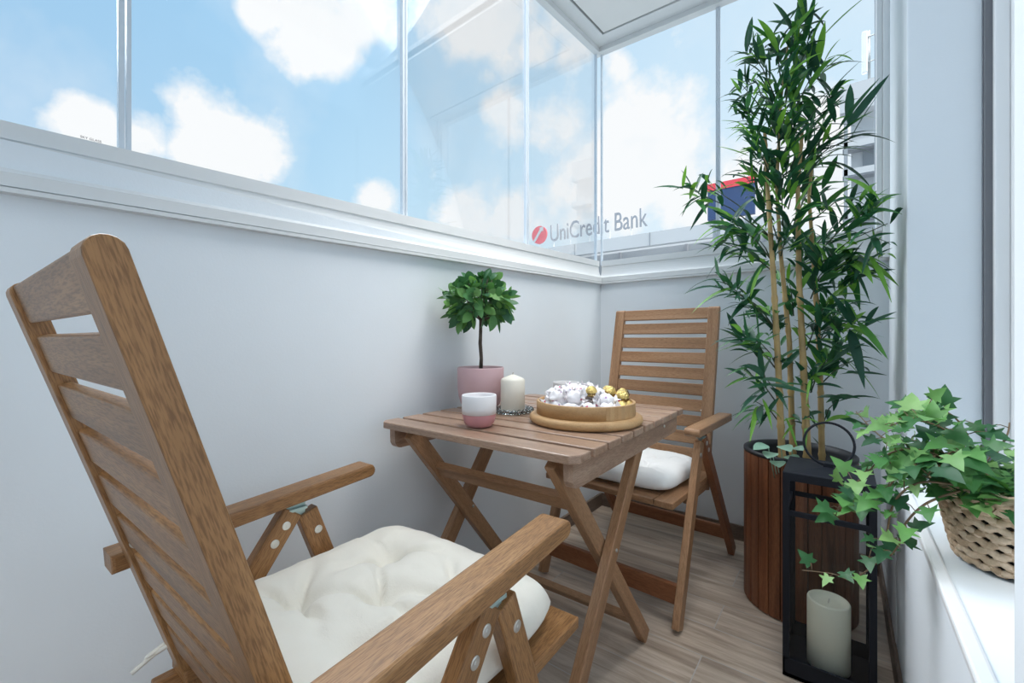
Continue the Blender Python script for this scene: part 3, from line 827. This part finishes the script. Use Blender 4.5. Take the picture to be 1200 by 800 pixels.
culms = [culm([(918, 545, D0-.03), (912, 430, D0-.03), (906, 320, D0-.02), (899, 215, D0), (896, 150, D0)], .0125, .006),
         culm([(930, 545, D0+.02), (925, 400, D0+.02), (915, 300, D0+.02), (910, 220, D0+.02), (915, 120, D0+.02), (925, 40, D0)], .0115, .003),
         culm([(948, 550, D0-.04), (941, 420, D0-.04), (936, 320, D0-.02), (935, 220, D0), (940, 150, D0)], .0135, .006),
         culm([(964, 550, D0-.01), (961, 430, D0-.01), (955, 330, D0), (948, 230, D0), (952, 190, D0+.02)], .0110, .005)]
brm = MB(); lfm = MB(); rnd = random.Random(5)
def spray(u, v, dd, n, Lpx, base, up=.5, spread=1.0, dirb=None):
    """a leafy twig tip at pixel (u,v); base = pixel on a culm where its twig starts"""
    c = at(u, v, D0+dd)-PC; b = at(base[0], base[1], D0)-PC
    mid = (b+c)/2+Vector((0, 0, .02)); brm.tube([b, mid, c], [.0026, .002, .0012], 5)
    ax = (c-b).normalized() if dirb is None else dirb
    for k in range(int(n*1.75)):
        q = Vector((rnd.gauss(0, 1), rnd.gauss(0, 1), rnd.gauss(0, .8))).normalized()
        d = (ax*.75+q*.95*spread+Vector((0, 0, up))).normalized()
        L = Lpx/FPX*D0*rnd.uniform(.6, 1.2)
        p = c-ax*rnd.uniform(-.01, .13)+Vector((rnd.gauss(0, .014), rnd.gauss(0, .014), rnd.gauss(0, .014)))
        tip = p+d*L+PC; lim = .142
        if p.x+PC.x > lim-.01: p.x = lim-.01-PC.x
        if tip.x > lim:
            d.x -= (tip.x-lim)/L*1.15; d.normalize(); tip = p+d*L+PC
            if tip.x > lim: continue
        nrm = Vector((rnd.uniform(-.6, .6), -.5+rnd.uniform(-.6, .6), 1))
        leaf(lfm, p, d, nrm, L, L*rnd.uniform(.115, .185), rnd.uniform(.05, .6), .3, 6, .8)
S = spray
# crown
for (u, v, dd, n, L) in [(908, 45, 0, 14, 48), (935, 30, 0, 16, 50), (955, 45, .02, 14, 48), (880, 60, .03, 10, 42), (965, 75, 0, 14, 46), (925, 80, -.05, 18, 42), (895, 95, .04, 14, 42),
                         (870, 100, 0, 12, 38), (940, 110, .06, 18, 44), (975, 110, -.02, 10, 42), (905, 130, -.06, 18, 42), (872, 135, .05, 14, 40), (955, 140, .05, 16, 44), (930, 150, -.05, 18, 42),
                         (880, 165, -.03, 14, 40), (960, 175, .02, 12, 46), (905, 180, .08, 16, 42), (940, 190, .04, 16, 42), (875, 195, .04, 12, 40), (915, 210, -.06, 14, 42), (955, 215, .07, 12, 44), (890, 225, .07, 10, 40)]:
    S(u, v, dd, n, L, (918+(u-918)*.25, v+55), up=.35)
# bright leaves pointing up right
S(985, 150, -.1, 8, 60, (945, 185), up=.6); S(1000, 165, -.1, 5, 50, (950, 190), up=.1)
# left side branches
S(806, 220, -.05, 13, 40, (905, 280), up=.15); S(828, 215, 0, 5, 28, (905, 280), up=.9); S(860, 262, -.06, 14, 50, (908, 310), up=.1); S(850, 285, .0, 10, 44, (908, 320), up=0); S(885, 275, .05, 14, 42, (910, 320), up=.1)
S(848, 330, -.08, 16, 40, (912, 390), up=.3); S(870, 345, -.02, 12, 40, (912, 390), up=0); S(868, 390, -.05, 14, 38, (915, 440), up=.2); S(890, 400, .02, 10, 42, (915, 440), up=-.2)
S(872, 432, -.05, 9, 30, (916, 480), up=.3); S(885, 470, -.05, 8, 42, (917, 500), up=-.5); S(895, 440, -.1, 6, 42, (917, 480), up=-.4); S(900, 360, .03, 12, 42, (915, 420), up=.2)
# right side branches
S(1030, 238, -.28, 15, 44, (955, 300), up=.5); S(1040, 262, -.29, 9, 36, (960, 310), up=-.1); S(1010, 225, -.16, 8, 44, (950, 260), up=-.2); S(1005, 290, -.14, 14, 44, (958, 330), up=.1); S(1030, 298, -.24, 10, 36, (960, 330), up=.1)
S(985, 265, .0, 14, 44, (945, 300), up=.2); S(970, 310, -.1, 16, 48, (950, 350), up=.6); S(1000, 330, -.06, 14, 44, (958, 370), up=.1); S(990, 355, -.02, 14, 44, (960, 400), up=.1); S(1010, 372, -.18, 9, 48, (960, 400), up=-.2)
S(965, 370, -.1, 14, 42, (945, 410), up=.2); S(985, 400, 0, 12, 44, (962, 440), up=0); S(1005, 420, 0, 7, 44, (962, 450), up=-.1); S(970, 420, -.08, 12, 42, (950, 460), up=.5); S(955, 445, -.1, 8, 36, (945, 470), up=.3)
S(980, 470, -.05, 6, 40, (963, 500), up=-.2); S(945, 285, .06, 16, 44, (935, 320), up=.2); S(930, 255, -.06, 14, 46, (915, 300), up=.2); S(925, 330, .06, 12, 40, (930, 370), up=.1); S(940, 490, -.05, 4, 30, (946, 510), up=-.4)
brm.build('branches', M['twig'], bp); lfm.build('foliage', M['bambooleaf'], bp)
m = MB(); rnd = random.Random(9)
for (u, v) in ((905, 530), (915, 522), (922, 534), (910, 540), (928, 525), (900, 522)):
    p = at(u, v, D0-.13)-PC; q = Vector((rnd.uniform(-1, 1), rnd.uniform(-1, .2), rnd.uniform(.0, .3)))
    leaf(m, p, q, Vector((0, -.3, 1)), .055, .048, .25, .15, 6, .7)
    m.tube([p, Vector((p.x*.7, p.y*.7, .43))], .0015, 5)
m.build('filler_leaf', M['paleleaf'], bp)

# ------------------------------------------------------------------ lantern
LC = Vector((-.033, 1.558, 0)); ln = empty('lantern', LC); tag(ln, 'tall black metal lantern with glass sides and ring handle standing before the planter', 'lantern')
hw = .104; H = .585
m = MB(); m.box((-hw, -hw, .003), (hw, hw, .014), .001)
for s in (-1, 1):
    m.box((-hw, s*hw-.006 if s > 0 else -hw, .003), (hw, hw if s > 0 else -hw+.006, .056), .001)
    m.box((s*hw-.006 if s > 0 else -hw, -hw, .003), (hw if s > 0 else -hw+.006, hw, .056), .001)
m.build('base', M['black'], ln)
for sx in (-1, 1):
    for sy in (-1, 1):
        m = MB(); m.box((sx*(hw-.008)-.008, sy*(hw-.008)-.008, .05), (sx*(hw-.008)+.008, sy*(hw-.008)+.008, H-.02), .0015); m.build('post', M['black'], ln)
for s in (-1, 1):
    m = MB(); m.box((-hw+.014, s*(hw-.006)-.005, .462), (hw-.014, s*(hw-.006)+.005, .476), .001); m.build('crossbar', M['black'], ln)
    m = MB(); m.box((s*(hw-.006)-.005, -hw+.014, .462), (s*(hw-.006)+.005, hw-.014, .476), .001); m.build('crossbar', M['black'], ln)
    m = MB(); m.box((-hw+.014, s*(hw-.006)-.0015, .054), (hw-.014, s*(hw-.006)+.0015, .464)); m.build('glass_panel', M['lglass'], ln)
    m = MB(); m.box((s*(hw-.006)-.0015, -hw+.014, .054), (s*(hw-.006)+.0015, hw-.014, .464)); m.build('glass_panel', M['lglass'], ln)
m = MB(); m.box((-hw, -hw, H-.024), (hw, hw, H), .002); 
m.add([(-hw+.004, -hw+.004, H-.001), (hw-.004, -hw+.004, H-.001), (hw-.004, hw-.004, H-.001), (-hw+.004, hw-.004, H-.001), (0, 0, H+.008)], [(0, 1, 4), (1, 2, 4), (2, 3, 4), (3, 0, 4), (3, 2, 1, 0)])
rfo = m.build('roof', M['black'], ln)
m = MB(); rr = .060
m.tube([(rr*math.sin(2*math.pi*k/48), .012*(1-math.cos(2*math.pi*k/48)), H+.012+rr*(1-math.cos(2*math.pi*k/48))) for k in range(49)], .0036, 8, cap=False); m.build('ring_handle', M['black'], rfo)
m = MB(); m.box((-.012, -.008, H+.002), (.012, .008, H+.018), .002); m.build('handle_clip', M['black'], rfo)
candle((-.033, 1.556, .0145), .052, .193, M['waxg'], 'pale greenish ivory pillar candle inside the black lantern', False, 2)

# ------------------------------------------------------------------ ivy in its basket on the ledge
BC = Vector((.249, 1.125, .575)); iv = empty('potted_ivy', BC); tag(iv, 'trailing green ivy in a woven wicker basket on the white ledge at the right', 'potted plant')
bh = .130
def br_(z): return .085+.027*(z/bh)**.8
m = MB(); rows = 9; seg = 22
for i in range(rows):
    zc = (i+.5)*bh/rows
    for k in range(seg):
        for s in (0, 1):
            a = 2*math.pi*(k+.5*(i % 2)+.5*s)/seg; r = br_(zc)-.001
            bm = bmesh.new(); bmesh.ops.create_uvsphere(bm, u_segments=10, v_segments=6, radius=1)
            la = math.pi*r/seg*1.28
            Mx = Matrix.Translation((r*math.cos(a), r*math.sin(a), zc)) @ Matrix.Rotation(a+math.pi/2, 4, 'Z') @ Matrix.Rotation((.38 if s else -.38), 4, 'Y') @ Matrix.Diagonal((la, .0048, .0062, 1))
            m.bm(bm, True, Mx)
bko = m.build('basket', M['wicker'], iv)
m = MB()
for q in range(2):
    for o_ in (0, math.pi):
        m.tube([((br_(bh)+.004*math.cos(a*16+o_))*math.cos(a), (br_(bh)+.004*math.cos(a*16+o_))*math.sin(a), bh-.001+q*.005+.004*math.sin(a*16+o_)) for a in [2*math.pi*k/160 for k in range(161)]], .0042, 6, cap=False)
m.build('basket_rim', M['wicker'], bko)
m = MB(); m.lathe([(0, .001), (.080, .001), (br_(bh*.5)-.006, bh*.5), (br_(bh)-.006, bh-.004), (br_(bh)-.010, bh-.006), (.09, .095), (0, .098)], 40); m.build('basket_lining', M['soil'], bko)
def ivy_leaf(m, p, d, nrm, S_, rnd):
    d = d.normalized(); s = d.cross(nrm); s.normalize(); n_ = s.cross(d).normalized()
    out = [(0, 0), (.16, -.12), (.42, -.10), (.30, .14), (.58, .34), (.26, .42), (.20, .62), (0, 1.0)]
    L_ = [(-x, y) for x, y in out[1:-1]]
    def P_(x, y): return p+s*(x*S_)+d*(y*S_)+n_*(S_*(.20*abs(x)-.16*y*y+.05*math.sin(9*x+7*y)))
    ctr = [P_(0, .0), P_(0, .2), P_(0, .45), P_(0, 1.0)]
    vs_ = ctr[:]; fs_ = []
    for side in (1, -1):
        b = len(vs_); pts = out[1:-1] if side == 1 else L_
        vs_ += [P_(x, y) for x, y in pts]
        f = [(0, b, 1), (b, b+1, b+2), (b, b+2, 1), (1, b+2, b+4), (b+2, b+3, b+4), (1, b+4, 2), (2, b+4, b+5), (2, b+5, 3)]
        fs_ += f if side == 1 else [q[::-1] for q in f]
    m.add(vs_, fs_, True)
vm = MB(); lm = MB(); rnd = random.Random(17)
top = Vector((0, 0, .10))
def vine(pts, n, S_, jit=.012, skip=0, r=.0022):
    P = [at(u, v, d)-BC if len((u, v, d)) else None for u, v, d in pts]
    # smooth sampling
    Q = []
    K = 10
    for i in range(len(P)-1):
        p0 = P[max(i-1, 0)]; p1 = P[i]; p2 = P[i+1]; p3 = P[min(i+2, len(P)-1)]
        for k in range(K):
            t = k/K
            Q.append(.5*((2*p1)+(p2-p0)*t+(2*p0-5*p1+4*p2-p3)*t*t+(3*p1-p0-3*p2+p3)*t**3))
    Q.append(P[-1]); vm.tube(Q, [r*(1-.6*i/len(Q)) for i in range(len(Q))], 6)
    for k in range(n):
        f = skip+(1-skip)*(k+rnd.random()*.6)/n; i = min(len(Q)-2, int(f*(len(Q)-1))); q = Q[i]; tan = (Q[i+1]-Q[i]).normalized()
        side = tan.cross(Vector((0, 0, 1))).normalized()*(1 if k % 2 else -1)
        pd = (side*rnd.uniform(.5, 1.2)+Vector((rnd.uniform(-.5, .2), rnd.uniform(-.9, .1), rnd.uniform(.0, .8)))).normalized()
        pl = q+pd*rnd.uniform(.012, .03); vm.tube([q, (q+pl)/2+Vector((0, 0, .003)), pl], .0008, 4)
        d = (pd+Vector((rnd.uniform(-.5, .5), rnd.uniform(-.5, .3), rnd.uniform(-1.0, -.1)))).normalized()
        nrm = Vector((rnd.uniform(-.6, .1), rnd.uniform(-1.0, -.2), rnd.uniform(.5, 1.1)))
        ivy_leaf(lm, pl, d, nrm, S_*rnd.uniform(.7, 1.2), rnd)
D1 = .74
# bushy crown over the basket
for k in range(210):
    a = rnd.uniform(0, 6.283); rr = math.sqrt(rnd.random())*.125; x = rr*math.cos(a); y = rr*math.sin(a)
    z = .105+.085*(1-(rr/.14)**2)*rnd.uniform(.35, 1.0)
    x -= .02; p = Vector((x, y, z))
    d = Vector((x*6+rnd.uniform(-.7, .5), y*6+rnd.uniform(-.8, .5), rnd.uniform(-.6, .4))).normalized(); nrm = Vector((rnd.uniform(-.5, .3), rnd.uniform(-.9, .1), 1))
    ivy_leaf(lm, p, d, nrm, rnd.uniform(.028, .044), rnd)
    if k % 3 == 0: vm.tube([Vector((x*.4, y*.4, .095)), p*.5+Vector((x*.35, y*.35, .06)), p], .0012, 5)
# vines to the left, hanging over the edge of the ledge
vine([(1150, 545, .76), (1110, 505, .78), (1070, 492, .80), (1040, 500, .83)], 18, .040)
vine([(1150, 540, .80), (1120, 490, .86), (1090, 480, .90), (1060, 490, .92)], 16, .040)
vine([(1140, 560, .72), (1090, 530, .76), (1045, 530, .80), (1010, 560, .84), (985, 590, .86), (978, 610, .87)], 26, .038)
vine([(1140, 570, .72), (1085, 545, .75), (1050, 560, .78), (1030, 590, .80), (1000, 600, .84)], 24, .036)
vine([(1130, 570, .72), (1080, 565, .75), (1050, 585, .77), (1040, 620, .78), (1035, 650, .79), (1000, 678, .82), (975, 672, .85), (940, 668, .88)], 10, .030, skip=.15)
vine([(1125, 575, .72), (1085, 590, .74), (1060, 615, .75), (1052, 640, .76), (1035, 655, .78), (1010, 650, .8)], 10, .032, skip=.2)
vine([(1130, 560, .74), (1080, 520, .80), (1040, 515, .86), (1020, 500, .90), (1003, 482, .94)], 16, .034)
vine([(1150, 550, .74), (1100, 545, .76), (1060, 545, .80), (1030, 545, .85)], 18, .040)
vine([(1160, 560, .72), (1130, 530, .74), (1105, 535, .74), (1085, 560, .73)], 12, .042)
vine([(1165, 535, .78), (1180, 510, .80), (1183, 495, .81)], 3, .02)
vm.build('vines', M['vine'], iv); lm.build('foliage', M['ivyleaf'], iv)

# ------------------------------------------------------------------ outside: bank building, neighbour, signs
fb = empty('office_building', (-14, 26, 0)); tag(fb, 'long white office building outside carrying the bank sign on its roof edge', 'building')
def lb(name, lo, hi, mat, par, bev=0):
    m = MB(); o = par.location; m.box(Vector(lo)-o, Vector(hi)-o, bev); return m.build(name, mat, par)
lb('parapet', (-40, 25, 6.45), (-2.2, 25.4, 7.22), M['concrete'], fb)
lb('recess', (-40, 26.2, 4.6), (-2.2, 26.6, 6.5), M['facade_grey'], fb)
lb('lower_wall', (-40, 24.8, 0), (-2.2, 25.2, 4.9), M['concrete'], fb)
lb('core', (-40, 26.6, 0), (-2.2, 34, 6.9), M['concrete'], fb)
for k in range(9): lb('mullion', (-36+k*4.1, 26.05, 4.8), (-35.85+k*4.1, 26.3, 6.5), M['line'], fb)
for k in range(7): lb('joint', (-34+k*5.0, 24.97, 6.45), (-33.95+k*5.0, 25.02, 7.2), M['facade_grey'], fb)
sg = empty('rooftop_sign', (-15.95, 25.05, 7.22)); tag(sg, 'grey lettered bank sign with a red round emblem on the roof edge outside', 'sign')
o = text_obj('lettering', 'UniCredit Bank', 1.62, M['letter'], sg, (0, 0, .42), (math.pi/2, 0, 0), .04)
dw = o.dimensions.x; o.scale = (6.75/dw, 1.0, 1)
m = MB(); m.tube([(-.85, -.04, 1.0), (-.85, .06, 1.0)], .62, 32, smooth=False); m.build('emblem', M['logo_red'], sg)
m = MB(); m.prism([(-1.35, .62), (-1.2, .52), (-.62, 1.28), (-.52, 1.18), (-.50, 1.55), (-.86, 1.48), (-.76, 1.40)], 1, -.06, -.041); m.build('emblem_mark', M['concrete'], sg)
for x in (-.85, .3, 1.6, 3.0, 4.4, 5.8):
    m = MB(); m.box((x-.02, .02, 0), (x+.02, .06, .42)); m.build('support', M['antenna'], sg)
# neighbour on the right
nb = empty('apartment_block', (1.5, 12.5, 0)); tag(nb, 'white building with ledges outside, behind the bamboo on the right', 'building')
lb('parapet', (-.05, 12, 5.95), (4.5, 12.25, 6.55), M['concrete'], nb)
lb('upper_wall', (.15, 12.3, 3.0), (4.5, 16, 6.0), M['concrete'], nb)
for z in (5.15, 4.55, 3.6): 
    lb('ledge', (.0, 12.0, z), (4.5, 12.35, z+.14), M['concrete'], nb); lb('ledge_joint', (.0, 12.01, z-.035), (4.5, 12.3, z), M['line'], nb)
lb('lower_wall', (.0, 12.1, 0), (4.5, 12.4, 3.0), M['concrete'], nb)
for k in range(3): lb('window', (.35+k*1.2, 12.28, 4.72), (1.3+k*1.2, 12.31, 5.12), M['facade_grey'], nb)
lb('corner_post', (.02, 12.0, 3.0), (.09, 12.1, 5.95), M['facade_grey'], nb)
an = ['white panel antenna on a pole at the left of the roof outside', 'larger white panel antenna beside the window frame on the roof outside']
for i, (x, z0, z1, w_) in enumerate(((.38, 6.75, 7.65, .10), (.80, 6.85, 8.0, .19))):
    t = empty('panel_antenna', (x, 12.2, 6.55)); tag(t, an[i], 'antenna', 'roof antennas')
    m = MB(); m.box((-w_/2, -.12, z0-6.55), (w_/2, 0, z1-6.55), .02); m.build('panel', M['antenna'], t)
    m = MB(); m.tube([(w_/2+.03, .04, 0), (w_/2+.03, .04, z1-6.5)], .025, 8); m.build('pole', M['steel'], t)
    m = MB()
    for zz in (.45, 1.0): m.tube([(-.05, .0, zz), (w_/2+.2, .05, zz+.05)], .014, 6)
    m.build('bracket', M['steel'], t)
t = empty('advertising_sign', (-4.65, 20, 6.0)); tag(t, 'blue panel sign with a red top edge outside behind the bamboo', 'sign')
m = MB(); m.box((0, 0, .1), (1.8, .2, 1.35)); m.build('panel', M['blue'], t)
m = MB(); m.box((0, -.02, 1.35), (1.8, .22, 1.65)); m.build('top_edge', M['logo_red'], t)
m = MB(); m.box((.2, .05, -6), (.35, .15, .1)); m.build('post', M['steel'], t); m = MB(); m.box((1.45, .05, -6), (1.6, .15, .1)); m.build('post', M['steel'], t)
